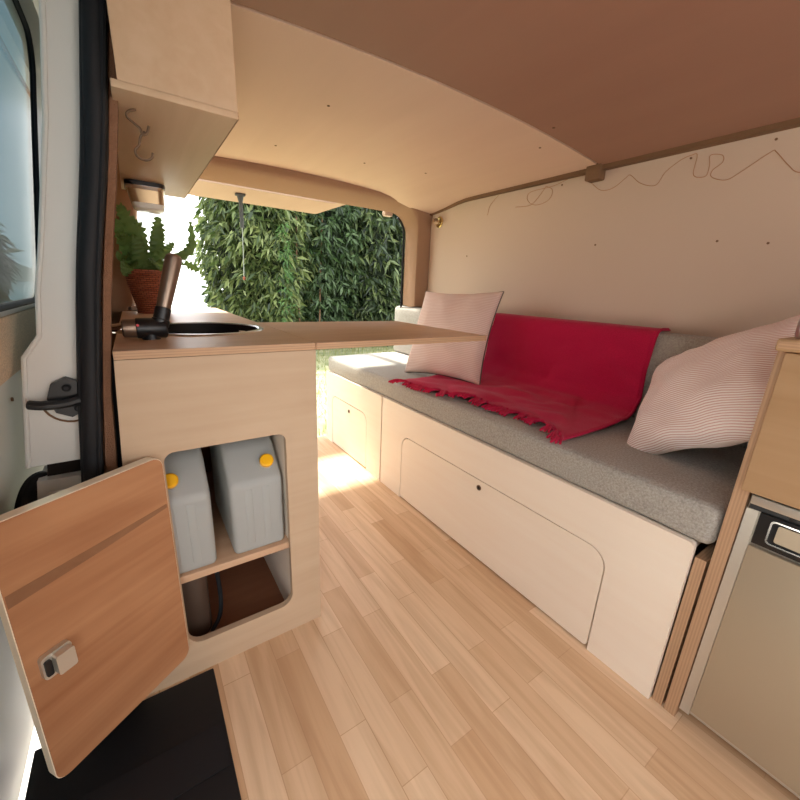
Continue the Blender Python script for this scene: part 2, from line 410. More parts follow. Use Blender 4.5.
# trim strip between the cream panel and the ceiling, with its block at the panel seam
t2 = MB(); SY = [-1.2, 0, 1, 1.7]+[1.7+.03*i for i in range(1, 13)]
t2.loft([[(1.568+.02*smooth(1.5, 2.06, y), y, 1.484-cdrop(1.6, y)+.004*smooth(1.5, 2.06, y)), (1.612, y, 1.484-cdrop(1.6, y)+.004*smooth(1.5, 2.06, y)), (1.612, y, 1.512-cdrop(1.6, y)), (1.568+.02*smooth(1.5, 2.06, y), y, 1.512-cdrop(1.6, y))] for y in SY])
struct(t2.build('trim_2', M['trim_brown']))
struct(MB().box(1.552, .952, 1.448, 1.6, 1.012, 1.506, .006).build('trim_3', M['trim_brown']))

# door-side wall behind the kitchen, leaning inwards
def slant(xl, xr, y0, y1, zs):
    m = MB(); m.loft([[(xl(z), y0, z), (xr(z), y0, z), (xr(z), y1, z), (xl(z), y1, z)] for z in zs]); return m
ZS = [-.03+.1*i for i in range(17)]
struct(slant(lambda z: xw(z)-.075, lambda z: xw(z)-.045, .99, 2.25, ZS).build('wall_left', M['carpet']))
struct(slant(lambda z: xw(z)-.082, lambda z: xw(z)-.0755, 1.0, 2.25, ZS).build('wall_left', M['van_white']))
struct(slant(lambda z: xs(z)-.012, lambda z: xs(z)+.008*smooth(.8, .6, z) if z < .8 else xs(z), .945, 1.0, ZS).build('trim_4', M['strip_carpet']))
struct(slant(lambda z: xw(z)-.045, lambda z: xs(z)-.012, .975, 1.0, ZS).build('trim_5', M['strip_carpet']))
struct(MB().box(-.26, 2.2, -.03, -.035, 2.25, .9).build('wall_rear', M['carpet']))
m = MB(); m.plate(rr(-.30, -.03, 1.66, 1.6, .01), [rr(.0, .5, 1.56, 1.42, .06)], XZ(-1.26), .06); struct(m.build('unseen_wall_front', M['carpet']))  # unseen wall added to dim the interior, its opening shaped to light the kitchen front
struct(slant(lambda z: xw(z)-.075, lambda z: xw(z)-.02, -1.2, -.55, ZS).build('wall_left', M['carpet']))
struct(MB().box(.005, -1.2, 1.44, .06, .985, 1.6, .012).build('trim_6', M['carpet']))     # header over the doorway

struct(slant(lambda z: xs(z)-.02, lambda z: KX0_-.0005, 1.0, 1.02, [-.03, .3, .6, .8, .84]).build('gap_shade', M['rubber']))  # black slab added so the shaded gap beside the cabinet reads dark

# rear opening surround
def arch(xl, xr, zt, r, y, zl, zr, n=8):
    L = []
    xL = lambda z: xw(z)+xl
    for i in range(7): z = zl+(zt-r-zl)*i/6; L.append((xL(z), y, z))
    x0 = xL(zt-r)
    for i in range(1, n+1): a = pi-i/n*pi/2; L.append((x0+r+r*cos(a), y, zt-r+r*sin(a)))
    for i in range(1, 11): L.append((x0+r+(xr-r-x0-r)*i/11, y, zt))
    for i in range(n+1): a = pi/2-i/n*pi/2; L.append((xr-r+r*cos(a), y, zt-r+r*sin(a)))
    for i in range(1, 7): z = zt-r+(zr-zt+r)*i/6; L.append((xr, y, z))
    return L
A = [arch(-.05, 1.66, 1.6, .03, 2.058, .86, .9), arch(.0, 1.605, 1.55, .15, 2.05, .86, .9), arch(.035, 1.525, 1.515, .14, 2.05, .86, .9),
     arch(.043, 1.508, 1.503, .13, 2.058, .86, .9), arch(.047, 1.505, 1.495, .125, 2.075, .86, .9), arch(.052, 1.514, 1.464, .125, 2.19, .86, .9), arch(.052, 1.517, 1.462, .125, 2.205, .86, .9), arch(-.05, 1.66, 1.6, .03, 2.205, .86, .9)]
m = MB(); n = len(A[0])
m.loft([[A[k][i] for k in range(len(A))] for i in range(n)])
struct(m.build('trim_7', M['carpet'], smooth=50))
struct(MB().box(1.59, 2.05, 0, 1.66, 2.25, .9).build('trim_8', M['carpet']))
struct(MB().box(-.03, 2.05, .862, .035, 2.12, .885, .005).build('trim_9', M['van_white']))
ru = MB()
pts = [(x-.004, 2.212, z-.003) for x, y, z in arch(.052, 1.514, 1.464, .125, 2.2, .8, .6) if x > 1.45]
ru.tube(pts, .008, 6); tag(ru.build('hatch_seal', M['rubber']), 'thin black rubber seal down the right post of the rear opening', 'seal')

# ------------------------------------------------------------------ door pillar, seal, sliding door
pil = sroot('pillar_door', (-.15, .955, 0))
lo = lambda z: -.093 if z > 1.25 else (-.108+.015*(z-.97)/.28 if z > .97 else (-.110 if z > .89 else (-.132 if z < .85 else -.110-.022*(.89-z)/.04)))
zs = [.637, .68, .74, .80, .84, .85, .86, .87, .88, .89, .92, .97, 1.05, 1.15, 1.25, 1.4, 1.56]
m = MB(); m.loft([[(xw(z)+lo(z)+.006, .955, z), (xs(z)-.036, .957, z), (xs(z)-.036, .99, z), (xw(z)+lo(z)-.004, .99, z), (xw(z)+lo(z), .962, z)] for z in zs])
m.build('jamb_panel', M['van_white'], pil)
m = MB(); m.tube([(xw(z)+lo(z)+.004, .956, z) for z in zs], .0045, 8); m.build('jamb_flange', M['van_white'], pil)
m = MB(); m.loft([[(xw(z)-.118, .965, z), (xw(z)-.03, .958, z), (xw(z)-.03, 1.05, z), (xw(z)-.118, 1.05, z)] for z in (-.05, .2, .45, .6)])
m.build('lower_jamb', M['van_white'], pil)
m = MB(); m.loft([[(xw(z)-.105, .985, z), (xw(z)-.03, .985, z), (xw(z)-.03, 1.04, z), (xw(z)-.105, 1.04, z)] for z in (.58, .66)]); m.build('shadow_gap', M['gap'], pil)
m = MB(); m.loft([[(xw(z)-.10, .955, z), (xw(z)-.045, .95, z), (xw(z)-.045, .97, z), (xw(z)-.10, .97, z)] for z in (.50, .51, .565, .575)]); m.build('jamb_step', M['van_white'], pil)
# catch
m = MB(); oc = [(-.128+.032*cos(a)*(1.0), .772+.040*sin(a)) for a in [i*pi/4+pi/8*0 for i in range(8)]]
m.plate(oc, [], lambda u, v, w: (u, .955-w, v), .012); ct = m.build('door_catch', M['black'], pil)
m = MB(); m.tube(spline([(-.112, .938, .768), (-.135, .932, .764), (-.165, .930, .764), (-.186, .932, .768)]), [.010]*8+[.0095]*8+[.009]*8+[.007], 10); m.build('catch_lever', M['black'], ct)
for dx, dz in ((.0, .02), (.012, -.022)): MB().lathe([(.006, 0), (.007, .004), (.004, .007)], (-.128+dx, .943, .772+dz), (0, -1, 0), n=12).build('bolt', M['rubber'], ct)
m = MB(); m.tube([(-.128+.043*cos(a), .954, .765+.045*sin(a)) for a in [pi*1.05+i*pi*.9/12 for i in range(13)]], .002, 6); m.build('recess_ring', M['trim_brown'], pil)

m = MB()
sz = [-.04+.05*i for i in range(33)]
m.tube([(xs(z)-.031+.0015*sin(z*17), .938+.0015*sin(z*23), z) for z in sz], .0175, 14)
m.tube([(xs(z)-.046, .938, z) for z in sz], .006, 8); m.tube([(xs(z)-.020, .926, z) for z in sz], .005, 8)
tag(m.build('door_seal', M['rubber']), 'tall black rubber door seal beside the white door pillar', 'seal')

xd = lambda z: xw(z)-.152
sd = sroot('door_1', (-.2, .7, 0))
zr = lambda a, b, n=6: [a+(b-a)*i/n for i in range(n+1)]
slant(lambda z: xd(z)-.05, lambda z: xd(z)-.004, .25, 1.75, zr(-.1, .815)).build('lower_panel', M['van_white'], sd)
slant(lambda z: xd(z)-.05, lambda z: xd(z)+.004, .25, 1.75, zr(.815, .925)).build('lining_strip', M['fleck_carpet'], sd)
m = MB(); win = rr(.36, .94, 1.33, 1.50, .07)
m.plate(rr(.25, .925, 1.75, 1.58, .04), [win], lambda u, v, w: (xd(v)-.016+w, u, v), .014); m.build('window_frame', M['van_white'], sd)
m = MB(); m.tube([(xd(v)-.006, u, v) for u, v in win+[win[0]]], .0075, 8, False); m.build('window_seal', M['rubber'], sd)
m = MB(); m.plate(rr(.355, .935, 1.335, 1.505, .07), [], lambda u, v, w: (xd(v)-.008+w, u, v), .004); m.build('window_pane', M['tint_glass'], sd)
MB().lathe([(.004, 0), (.004, .003)], (xd(.76)-.003, 1.0, .765), (1, 0, 0), n=10).build('screw', M['trim_brown'], sd)
m = MB(); m.tube(spline([(-.245, .90, .42), (-.235, .94, .52), (-.222, .98, .575), (-.205, 1.0, .59), (-.185, 1.0, .575), (-.17, .98, .545), (-.165, .95, .48)]), .017, 10)
m.tube(spline([(-.24, .98, .44), (-.21, .99, .55), (-.18, .99, .56), (-.165, .97, .52)]), .019, 10)
tag(m.build('cable_loop', M['rubber']), 'looped black rubber cable sleeve low between sliding door and white pillar', 'cable')

# ------------------------------------------------------------------ kitchen cabinet
KX0, KX1, KY = -.047, .367, .914
kc = thing('kitchen_cabinet', 'plywood kitchen cabinet with an open door and water cans inside, left of the aisle', 'cabinet', (.16, .92, 0))
op = rr(.011, .095, .281, .634, [.035, .035, .022, .022])
m = MB(); m.plate([(KX0-.057, 0), (KX1, 0), (KX1, .844), (KX0, .844)], [op], XZ(KY), .018); m.build('front_panel', M['ply'], kc)
MB().box(KX1-.018, KY+.018, 0, KX1, 2.33, .844).build('side_panel', M['ply_y'], kc)
MB().box(KX0, KY+.018, 0, KX0+.008, 2.33, .844).build('side_panel', M['ply_y'], kc)
MB().box(KX0+.016, KY+.018, .275, KX1-.06, 1.5, .295, .001).build('shelf', M['ply_top'], kc)
MB().box(.285, KY+.018, .0, .299, 1.5, .844).build('inner_panel', M['ply_y'], kc)
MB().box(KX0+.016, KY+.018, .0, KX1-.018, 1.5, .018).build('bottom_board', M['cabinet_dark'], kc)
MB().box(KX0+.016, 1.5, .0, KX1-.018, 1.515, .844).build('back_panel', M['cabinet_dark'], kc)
MB().box(KX0+.016, 2.31, .0, KX1-.018, 2.33, .844).build('rear_panel', M['ply'], kc)
# open door, hinged at the left edge of the opening
th = RAD(215); hinge = Vector((.010, .902, 0)); e = Vector((cos(th), sin(th), 0)); nrm = Vector((-e.y, e.x, 0))
if nrm.dot(Vector((0, -1, 0))) < 0: nrm = -nrm
def DP(u, v, w): p = hinge+e*u-nrm*w; return (p.x, p.y, v)
kd = MB(); kd.plate(rr(.002, .085, .290, .636, .022), [], lambda u, v, w: DP(u, v, w+.0012), .021); kd = kd.build('door', M['light_edge'], kc)
m = MB(); m.plate(rr(.0035, .0865, .2885, .6345, .021), [], lambda u, v, w: DP(u, v, w-.0003), .0016)
fv = m.build('door_face', M['door_wood'], kd)
m = MB(); m.plate([(.007, .522), (.150, .516), (.287, .512), (.287, .488), (.150, .498), (.007, .513)], [], lambda u, v, w: DP(u, v, w-.0008), .001); m.build('dark_grain_streak', M['dark_inlay'], kd)
m = MB(); m.plate(rr(.226, .322, .272, .370, .008), [], lambda u, v, w: DP(u, v, -w), .010); lt = m.build('push_latch', M['fridge_trim'], kd); lt['label'] = 'grey metal push latch'
m = MB(); m.plate(rr(.229, .326, .257, .366, .004), [], lambda u, v, w: DP(u, v, -.010-w), .014); m.build('latch_case', M['fridge_trim'], lt)
m = MB(); m.plate(rr(.259, .330, .269, .362, .003), [], lambda u, v, w: DP(u, v, -.010-w), .004); m.build('latch_bolt', M['black'], lt)

# worktop with round sink cut-out
WZ = .862; SC = (.155, 1.30); SR = .182
circ = lambda r, n=48: [(SC[0]+r*cos(2*pi*i/n), SC[1]+r*sin(2*pi*i/n)) for i in range(n)]
wt = thing('worktop', 'oiled plywood worktop with an inset round sink along the left side', 'worktop', (.16, .92, .845))
m = MB(); m.plate(rr(KX0, KY, KX1, 2.35, .003, 2), [circ(SR-.008)], XY(.8452), .0168); m.build('top_board', M['ply_top'], wt)
m = MB(); m.box(KX0+.001, KY-.0008, .8460, KX1-.001, KY+.001, .8610); m.build('front_edge', M['edge_z'], wt)
sk = thing('sink', 'round steel-rimmed sink with dark bowl sunk in the left worktop', 'sink', (SC[0], SC[1], .72))
m = MB(); m.lathe([(SR-.018, .863), (SR-.014, .866), (SR-.003, .8655), (SR, .8622), (SR-.010, .8621), (SR-.018, .8621)], (SC[0], SC[1], 0), n=56, loop=True); m.build('rim', M['steel'], sk)
m = MB(); m.lathe([(SR-.017, .8645), (SR-.022, .84), (SR-.03, .76), (SR-.06, .735), (.02, .73), (0.0, .73)], (SC[0], SC[1], 0), n=56, cap=False); m.build('bowl', M['sink_black'], sk)
m = MB(); m.lathe([(.02, .731), (.02, .734), (.0, .734)], (SC[0], SC[1], 0), n=20); m.build('drain', M['chrome'], sk)

# tap
tp = thing('tap', 'folding tap with black body and raised bronze spout at the front of the worktop', 'tap', (.0, 1.085, WZ))
ty, tz = 1.085, .888
m = MB(); m.lathe([(.020, -.001), (.0235, .002), (.0235, .058), (.020, .063)], (-.004, ty, tz), (1, 0, 0), 24); m.lathe([(.019, 0), (.019, .014)], (.024, ty, WZ), n=20); m.build('body', M['black'], tp)
m = MB(); m.lathe([(.015, -.003), (.0205, 0), (.0215, .024), (.018, .026)], (-.028, ty, tz), (1, 0, 0), 24); m.build('handle_sleeve', M['bronze'], tp)
m = MB(); m.lathe([(.004, -.001), (.010, .001), (.011, .010), (.012, .016), (.012, .024)], (-.0505, ty, tz), (1, 0, 0), 20); m.build('handle_tip', M['chrome'], tp)
m = MB(); m.lathe([(.003, 0), (.003, .002)], (.0, ty-.0225, tz+.009), (0, -1, 0), 10); m.build('red_dot', M['red'], tp)
d = Vector((.046, .02, .150)).normalized(); b0 = Vector((.044, ty, tz+.006))
m = MB(); m.lathe([(.019, 0), (.019, .014), (.017, .016), (.017, .042), (.015, .044)], b0, d, 24); m.build('spout_collar', M['black'], tp)
m = MB(); m.lathe([(.0150, .038), (.0160, .06), (.0185, .155), (.0175, .166), (.012, .172), (0, .174)], b0, d, 24); m.build('spout', M['bronze'], tp)

# flip-up table
ft = thing('folding_table', 'flip-up plywood table leaf reaching from the worktop towards the bench', 'table', (.69, 1.19, .845))
m = MB(); m.plate(rr(KX1+.002, KY, .985, 1.478, [.002, .004, .006, .002], 3), [], XY(.845), .017); m.build('table_leaf', M['ply_top'], ft)
m = MB(); m.box(KX1+.003, KY-.0008, .8455, .98, KY+.001, .8612); m.build('front_edge', M['edge_z'], ft)
for y in (1.0, 1.38): MB().box(KX1-.03, y-.02, .841, KX1+.05, y+.02, .8448).build('hinge', M['steel'], ft)

# ------------------------------------------------------------------ water cans and tank
def can(loc, label, capx, group=None):
    t = thing('jerry_can', label, 'water can', loc, group)
    x, y, z = loc; w = .135; h = .262
    prof = [(.0, .0), (.31, .0), (.31, .265), (.26, .30), (.11, .30), (.075, .285), (.0, .205)]
    bm = bmesh.new()
    va = [bm.verts.new((x-w/2, y+a, z+b)) for a, b in prof]; vb = [bm.verts.new((x+w/2, y+a, z+b)) for a, b in prof]
    k = len(prof); bm.faces.new(va[::-1]); bm.faces.new(vb)
    for i in range(k): bm.faces.new((va[i], va[(i+1) % k], vb[(i+1) % k], vb[i]))
    bmesh.ops.bevel(bm, geom=bm.edges[:], offset=.014, segments=4, profile=.5, affect='EDGES')
    MB().bm(bm).build('can_body', M['hdpe'], t)
    m = MB()
    for dx in (-.022, .022): m.box(x+dx-.010, y-.002, z+.025, x+dx+.010, y+.01, z+.19, .004)
    m.build('moulded_ridges', M['hdpe'], t)
    nn = Vector((0, -.085, .075)).normalized(); c = Vector((x+capx, y+.035, z+.240))
    m = MB(); m.lathe([(.020, -.010), (.020, .006)], c, nn, 24); m.build('neck', M['hdpe'], t)
    m = MB(); m.lathe([(.0160, .004), (.0175, .008), (.0175, .02), (.014, .023), (.0, .023)], c, nn, 24); m.build('cap', M['yellow'], t)['label'] = 'yellow screw cap'
    m = MB(); m.tube(spline([(x, y+.13, z+.29), (x, y+.14, z+.325), (x, y+.2, z+.33), (x, y+.25, z+.29)]), .011, 10); m.build('handle', M['hdpe'], t)
    return t
can((.208, .940, .2955), 'milky water can with yellow cap on the shelf, right of the pair', .034)
can((.030, .936, .2955), 'milky water can with yellow cap half hidden by the open cabinet door', -.012)
m = MB(); m.box(-.028, .99, .019, .075, 1.38, .255, .03, 5)
wtk = thing('waste_tank', 'dark smoky waste water tank at the bottom of the kitchen cabinet', 'tank', (.03, 1.15, .018)); m.build('tank_body', M['tank'], wtk)
m = MB(); m.tube(spline([(.09, 1.06, .27), (.105, 1.05, .16), (.10, 1.03, .06), (.07, 1.0, .03)]), .006, 8); m.build('drain_hose', M['rubber'], wtk)

# ------------------------------------------------------------------ bench
BX = .985; BZ = .474
def bench(y0, y1, d0, d1, knob, label):
    t = thing('storage_bench', label, 'bench', (BX+.3, (y0+y1)/2, 0))
    out = [(y0, 0), (d0, 0)]+[(d0, .01)]
    # front with a flap-shaped notch open at the floor
    r = .055
    notch = [(d0, 0)]+[(d0+r-r*cos(a), .333-r+r*sin(a)) for a in [i/8*pi/2 for i in range(9)]]+[(d1-r+r*sin(a), .333-r+r*cos(a)) for a in [i/8*pi/2 for i in range(9)]]+[(d1, 0)]
    rc = .012
    outer = [(y0, 0)]+notch+[(y1, 0), (y1, BZ)]+[(y0+rc-rc*sin(a), BZ-rc+rc*cos(a)) for a in [i/5*pi/2 for i in range(6)]]
    m = MB(); m.plate(outer, [], YZ(BX), .018); m.build('front_panel', M['ply_y'], t)
    g = .004
    m = MB(); m.plate(rr(d0+g, .008, d1-g, .333-g, [.012, .012, r-g, r-g]), [], YZ(BX+.0005), .0165); f = m.build('drawer_front', M['ply_y'], t)
    m = MB(); m.lathe([(.007, 0), (.0105, 0), (.0105, .003), (.007, .003)], (BX+.001, knob[0], knob[1]), (-1, 0, 0), 18, loop=True); m.build('finger_ring', M['trim_brown'], f)
    m = MB(); m.lathe([(.0075, 0), (.0075, .0012)], (BX+.0002, knob[0], knob[1]), (-1, 0, 0), 18); m.build('finger_hole', M['gap'], f)
    MB().box(BX+.02, d0-.02, .005, BX+.024, d1+.02, .35).build('drawer_recess', M['gap'], t)
    MB().box(BX+.018, y0+.004, BZ-.022, 1.598, y1-.004, BZ-.006).build('top_board', M['ply_y'], t)
    return t
b1 = bench(.222, 1.572, .392, 1.388, (.875, .300), 'long plywood storage bench with a wide drop front along the right wall')
MB().box(BX+.012, .196, .0, BX+.55, .218, BZ-.035).build('end_panel', M['edge_y'], b1)
b2 = bench(1.584, 2.275, 1.735, 2.19, (1.95, .288), 'short plywood storage bench nearest the rear opening')
MB().box(BX+.018, 2.257, 0, 1.59, 2.275, BZ-.023).build('end_panel', M['ply'], b2)
struct(MB().box(BX+.03, 1.574, 0, BX+.05, 1.582, BZ-.03).build('trim_10', M['gap']))

def cushion(x0, y0, z0, x1, y1, z1, r, name, label, cat, sx, sy, sz):
    """boxed foam cushion with rounded edges and soft unevenness"""
    bm = bmesh.new(); bmesh.ops.create_cube(bm, size=2)
    for v in bm.verts: v.co = Vector(((x0+x1)/2+v.co.x*(x1-x0)/2, (y0+y1)/2+v.co.y*(y1-y0)/2, (z0+z1)/2+v.co.z*(z1-z0)/2))
    bmesh.ops.bevel(bm, geom=bm.edges[:], offset=r, segments=4, profile=.5, affect='EDGES')
    for ax, cuts, a, b in ((0, sx, x0, x1), (1, sy, y0, y1), (2, sz, z0, z1)):
        for i in range(1, cuts):
            p = [0, 0, 0]; p[ax] = a+(b-a)*i/cuts; nn = [0, 0, 0]; nn[ax] = 1
            bmesh.ops.bisect_plane(bm, geom=bm.verts[:]+bm.edges[:]+bm.faces[:], plane_co=p, plane_no=nn)
    for v in bm.verts:
        k = noise.noise(v.co*5)*.0035
        if z0+.01 < v.co.z: v.co.z += k*(1 if v.co.z > z1-.03 else 0)
        v.co.x += noise.noise(v.co*7+Vector((3, 1, 2)))*.003*(1 if v.co.x < x0+.03 else 0)
    t = thing(name, label, cat, ((x0+x1)/2, (y0+y1)/2, z0))
    MB().bm(bm).build('cover', M['seat_grey'], t, 60)
    m = MB(); q = .006
    m.tube([(x0+r*.35, y0+r, z1-r*.3), (x0+r*.35, y1-r, z1-r*.3)], .0022, 6); m.build('seam', M['seat_grey'], t)
    return t
cushion(.992, .195, BZ-.001, 1.59, 2.272, .572, .022, 'seat_cushion', 'long grey fabric seat cushion lying on the plywood benches', 'cushion', 6, 20, 2)
cushion(1.497, .20, .573, 1.588, 2.285, .893, .025, 'backrest_cushion', 'long grey backrest cushion standing against the cream wall', 'cushion', 2, 20, 5)

# ------------------------------------------------------------------ pillows
def pillow(name, label, s, T, frame, mat, piping, seed, aspect=1.0, front=1, Tb=.05):
    c, b, u = [Vector(q) for q in frame]; b.normalize(); u = (u-b*u.dot(b)).normalized(); nn = b.cross(u)
    t = thing(name, label, 'pillow', c)
    mt = Matrix((b, u, nn)).transposed()
    t.rotation_euler = mt.to_euler()
    N = 36
    def pt(sg):
        def f(a, d):
            U = sin((2*a-1)*pi/2); V = sin((2*d-1)*pi/2)
            k = max(0, (1-U*U))**.5*max(0, (1-V*V))**.5
            h = (T if sg == front else Tb)*k**.75
            x = s/2*U*(1-.085*(1-V*V)*abs(U)**1.5); y = s*aspect/2*V*(1-.085*(1-U*U)*abs(V)**1.5)
            w = noise.noise(Vector((U*2.1+seed, V*2.1, sg*2)))*.014+noise.noise(Vector((U*5+seed, V*4, sg*3)))*.006
            y += k*.006*noise.noise(Vector((U*3, V*3, seed)))
            rad = sin((U-V)*9+seed)*.0035*(1-k)
            return (x, y, sg*(h+(w+rad)*k**.4 if k > 0 else 0))
        return f
    for sg, nm, mt_ in ((front, 'cover', mat), (-front, 'back_cover', M['pillow_back'])):
        m = MB(); m.grid(pt(sg), N, N)
        me = bpy.data.meshes.new(nm); me.from_pydata(m.v, [], m.f if sg > 0 else [q[::-1] for q in m.f])
        arc = [0.0]*len(m.v); h_ = N//2
        for i in range(N+1):
            for rng, st in ((range(h_+1, N+1), 1), (range(h_-1, -1, -1), -1)):
                for j in rng: q0 = i*(N+1)+j; arc[q0] = arc[q0-st]+st*(Vector(m.v[q0])-Vector(m.v[q0-st])).length
        uv = me.uv_layers.new(name='UVMap')
        for lp_ in me.loops: q = lp_.vertex_index; uv.data[lp_.index].uv = (0, arc[q])
        o = bpy.data.objects.new(nm, me); COL.objects.link(o); o.parent = t; me.materials.append(mt_)
        me.polygons.foreach_set('use_smooth', [True]*len(me.polygons))
    if piping:
        f = pt(1); per = [f(i/20, 0) for i in range(20)]+[f(1, i/20) for i in range(20)]+[f(1-i/20, 1) for i in range(20)]+[f(0, 1-i/20) for i in range(21)]
        m = MB(); m.tube(per, .0035, 6, False)
        me = bpy.data.meshes.new('piping'); me.from_pydata(m.v, [], m.f); o = bpy.data.objects.new('piping', me); COL.objects.link(o); o.parent = t; me.materials.append(M['piping'])
        me.polygons.foreach_set('use_smooth', [True]*len(me.polygons))
    return t
def frm(h, tl, r, c):
    b = Vector((cos(h), sin(h), 0)); nn = Vector((-b.y, b.x, 0)); u = Vector((0, 0, cos(tl)))+sin(tl)*nn
    return c, cos(r)*b+sin(r)*u, -sin(r)*b+cos(r)*u
pillow('throw_pillow', 'square pale pink pinstriped pillow at the rear end of the bench by the table', .455, .085, frm(RAD(-75.8), RAD(21), RAD(1.9), (1.305, 1.455, .792)), M['pink_stripe'], True, 3)
pillow('throw_pillow', 'large pink and white striped pillow slumped at the near end of the bench', .425, .080, frm(RAD(-129.5), RAD(38), RAD(40), (1.326, .362, .756)), M['bold_stripe'], False, 9)

# ------------------------------------------------------------------ throw blanket
def blanket_pt(s, t):
    """s along the drop from wall to seat edge, t across the bench (0 near, 1 rear)"""
    yb = .60+.775*t; yf = .595+.875*t
    fx = [1.025, 1.09, 1.12, 1.105, 1.08, 1.06, 1.035, 1.015, .995]; q = t*8; i = min(7, int(q)); xf = fx[i]+(fx[i+1]-fx[i])*(q-i)
    path = [(1.594, .897), (1.575, .901), (1.52, .902), (1.494, .896), (1.484, .87), (1.484, .80), (1.482, .72), (1.470, .655), (1.430, .612), (1.37, .594), (1.30, .586), (1.2, .581), (xf, .579)]
    L = [0]
    for a, b in zip(path, path[1:]): L.append(L[-1]+math.hypot(b[0]-a[0], b[1]-a[1]))
    d = s*L[-1]; k = 0
    while k < len(L)-2 and L[k+1] < d: k += 1
    f = (d-L[k])/(L[k+1]-L[k]); x = path[k][0]+f*(path[k+1][0]-path[k][0]); z = path[k][1]+f*(path[k+1][1]-path[k][1])
    y = yb+(yf-yb)*smooth(.3, 1, s)
    w = smooth(.12, .35, s)
    wr = noise.noise(Vector((x*3+s*2, y*3.2, 1.7)))*.012+noise.noise(Vector((s*11, y*8, 5)))*.012+max(0, sin(y*11+s*9))*.008*smooth(.5, .9, s)
    wr = abs(wr)*w
    on = smooth(.45, .7, s)
    x -= wr*(1-on); z += wr*on*1.3
    y += .010*sin(s*8)*(1-2*t)*w
    return (x, y, z)
bl = thing('throw_blanket', 'raspberry red cotton throw with tasselled edge draped over bench and backrest', 'blanket', (1.3, 1.0, .58))
m = MB(); m.grid(blanket_pt, 60, 70); bo = m.build('cloth', M['raspberry'], bl, 0)
bo.data.polygons.foreach_set('use_smooth', [True]*len(bo.data.polygons))
so = bo.modifiers.new('thickness', 'SOLIDIFY'); so.thickness = .005; so.offset = 1
m = MB(); m.tube([Vector(blanket_pt(i/60, 0.0))+Vector((0, -.001, .003)) for i in range(2, 61)], .0055, 7); m.build('hem', M['raspberry'], bl)
rnd = random.Random(4)
for i in range(30):
    t = (i+.3+rnd.uniform(-.2, .2))/30; p = Vector(blanket_pt(1, t)); a = rnd.uniform(-.7, .7); ln = rnd.uniform(.04, .062)
    dr = Vector((-cos(a), sin(a), 0)); sd_ = Vector((-dr.y, dr.x, 0)); cv = rnd.uniform(-.02, .02)
    m = MB()
    for s in (-1, 0, 1):
        q = [p+Vector((.008, .004*s, .004)), p+dr*ln*.3+Vector((0, 0, .008))+sd_*(.005*s+cv*.2), p+dr*ln*.65+Vector((0, 0, .006))+sd_*(.009*s+cv*.7), p+dr*ln+Vector((0, 0, .001))+sd_*(.013*s+cv)]
        for k in q: k.z = max(k.z, .5755 if k.x > .998 else .57)
        m.tube(spline(q, 4), [.0055]*4+[.005]*4+[.0045]*4+[.003], 6)
    m.lathe([(0, -.006), (.006, -.003), (.0065, .003), (0, .006)], p+dr*ln*.25+Vector((0, 0, .006)), dr, 8)
    m.build('tassel', M['raspberry'], bl)

# ------------------------------------------------------------------ fridge and its cabinet
fc = thing('fridge_cabinet', 'golden plywood cabinet housing the fridge at the right edge', 'cabinet', (1.2, .0, 0))
MB().box(.995, .165, 0, 1.595, .190, .921).build('side_panel', M['edge_y'], fc)
MB().box(.995, -.42, 0, 1.595, -.40, .921).build('side_panel', M['ply_gold'], fc)
MB().box(.978, -.42, .638, .9945, .176, .919, .002).build('drawer_front', M['ply_gold'], fc)
m = MB(); m.box(.966, -.44, .9215, 1.597, .190, .944, .004); m.build('top_board', M['ply_gold'], fc)
MB().box(.9645, -.43, .927, .9665, .186, .939).build('top_edge', M['edge_z'], fc)
fr = thing('fridge', 'pale grey built-in fridge with black handle recess under the golden panel', 'fridge', (1.2, -.12, .0))
MB().box(1.005, -.39, .03, 1.55, .1630, .634, .004).build('fridge_body', M['fridge_trim'], fr)
MB().box(1.0, .143, .03, 1.006, .1628, .598).build('side_frame', M['fridge_trim'], fr)
m = MB(); m.box(.992, -.38, .05, 1.006, .1415, .523, .003); m.build('fridge_door', M['fridge'], fr)
MB().box(.994, -.38, .610, 1.006, .160, .630, .003).build('top_rail', M['fridge_trim'], fr)
MB().box(1.0015, -.38, .598, 1.0045, .160, .634).build('vent_slot', M['black'], fr)
for y in (.10, .02, -.06): MB().box(.9955, y-.025, .603, 1.003, y, .611, .001).build('rail_clip', M['black'], fr)
hp = MB().box(.995, -.38, .529, 1.006, .140, .599, .002).build('handle_panel', M['black'], fr)
m = MB(); m.plate(rr(-.20, .541, .121, .593, .008), [rr(-.197, .544, .118, .590, .006)], lambda u, v, w: (.9945-w, u, v), .003); m.build('handle_frame', M['chrome'], hp)
m = MB(); m.plate(rr(-.19, .549, .109, .586, .004), [], lambda u, v, w: (.9948-w, u, v), .002); m.build('handle_insert', M['fridge'], hp)
mg = thing('mug', 'small dented grey metal mug on the corner of the golden worktop', 'mug', (1.022, .150, .9445))
m = MB(); m.lathe([(.0, .0), (.026, .0), (.029, .004), (.030, .025), (.029, .05), (.030, .056), (.027, .056), (.026, .006), (0, .006)], (1.022, .150, .9445), n=28); m.build('cup', M['steel'], mg)
m = MB(); m.tube(spline([(1.008, .124, .990), (1.0, .106, .985), (1.0, .104, .965), (1.008, .122, .958)]), .003, 8); m.build('handle', M['steel'], mg)

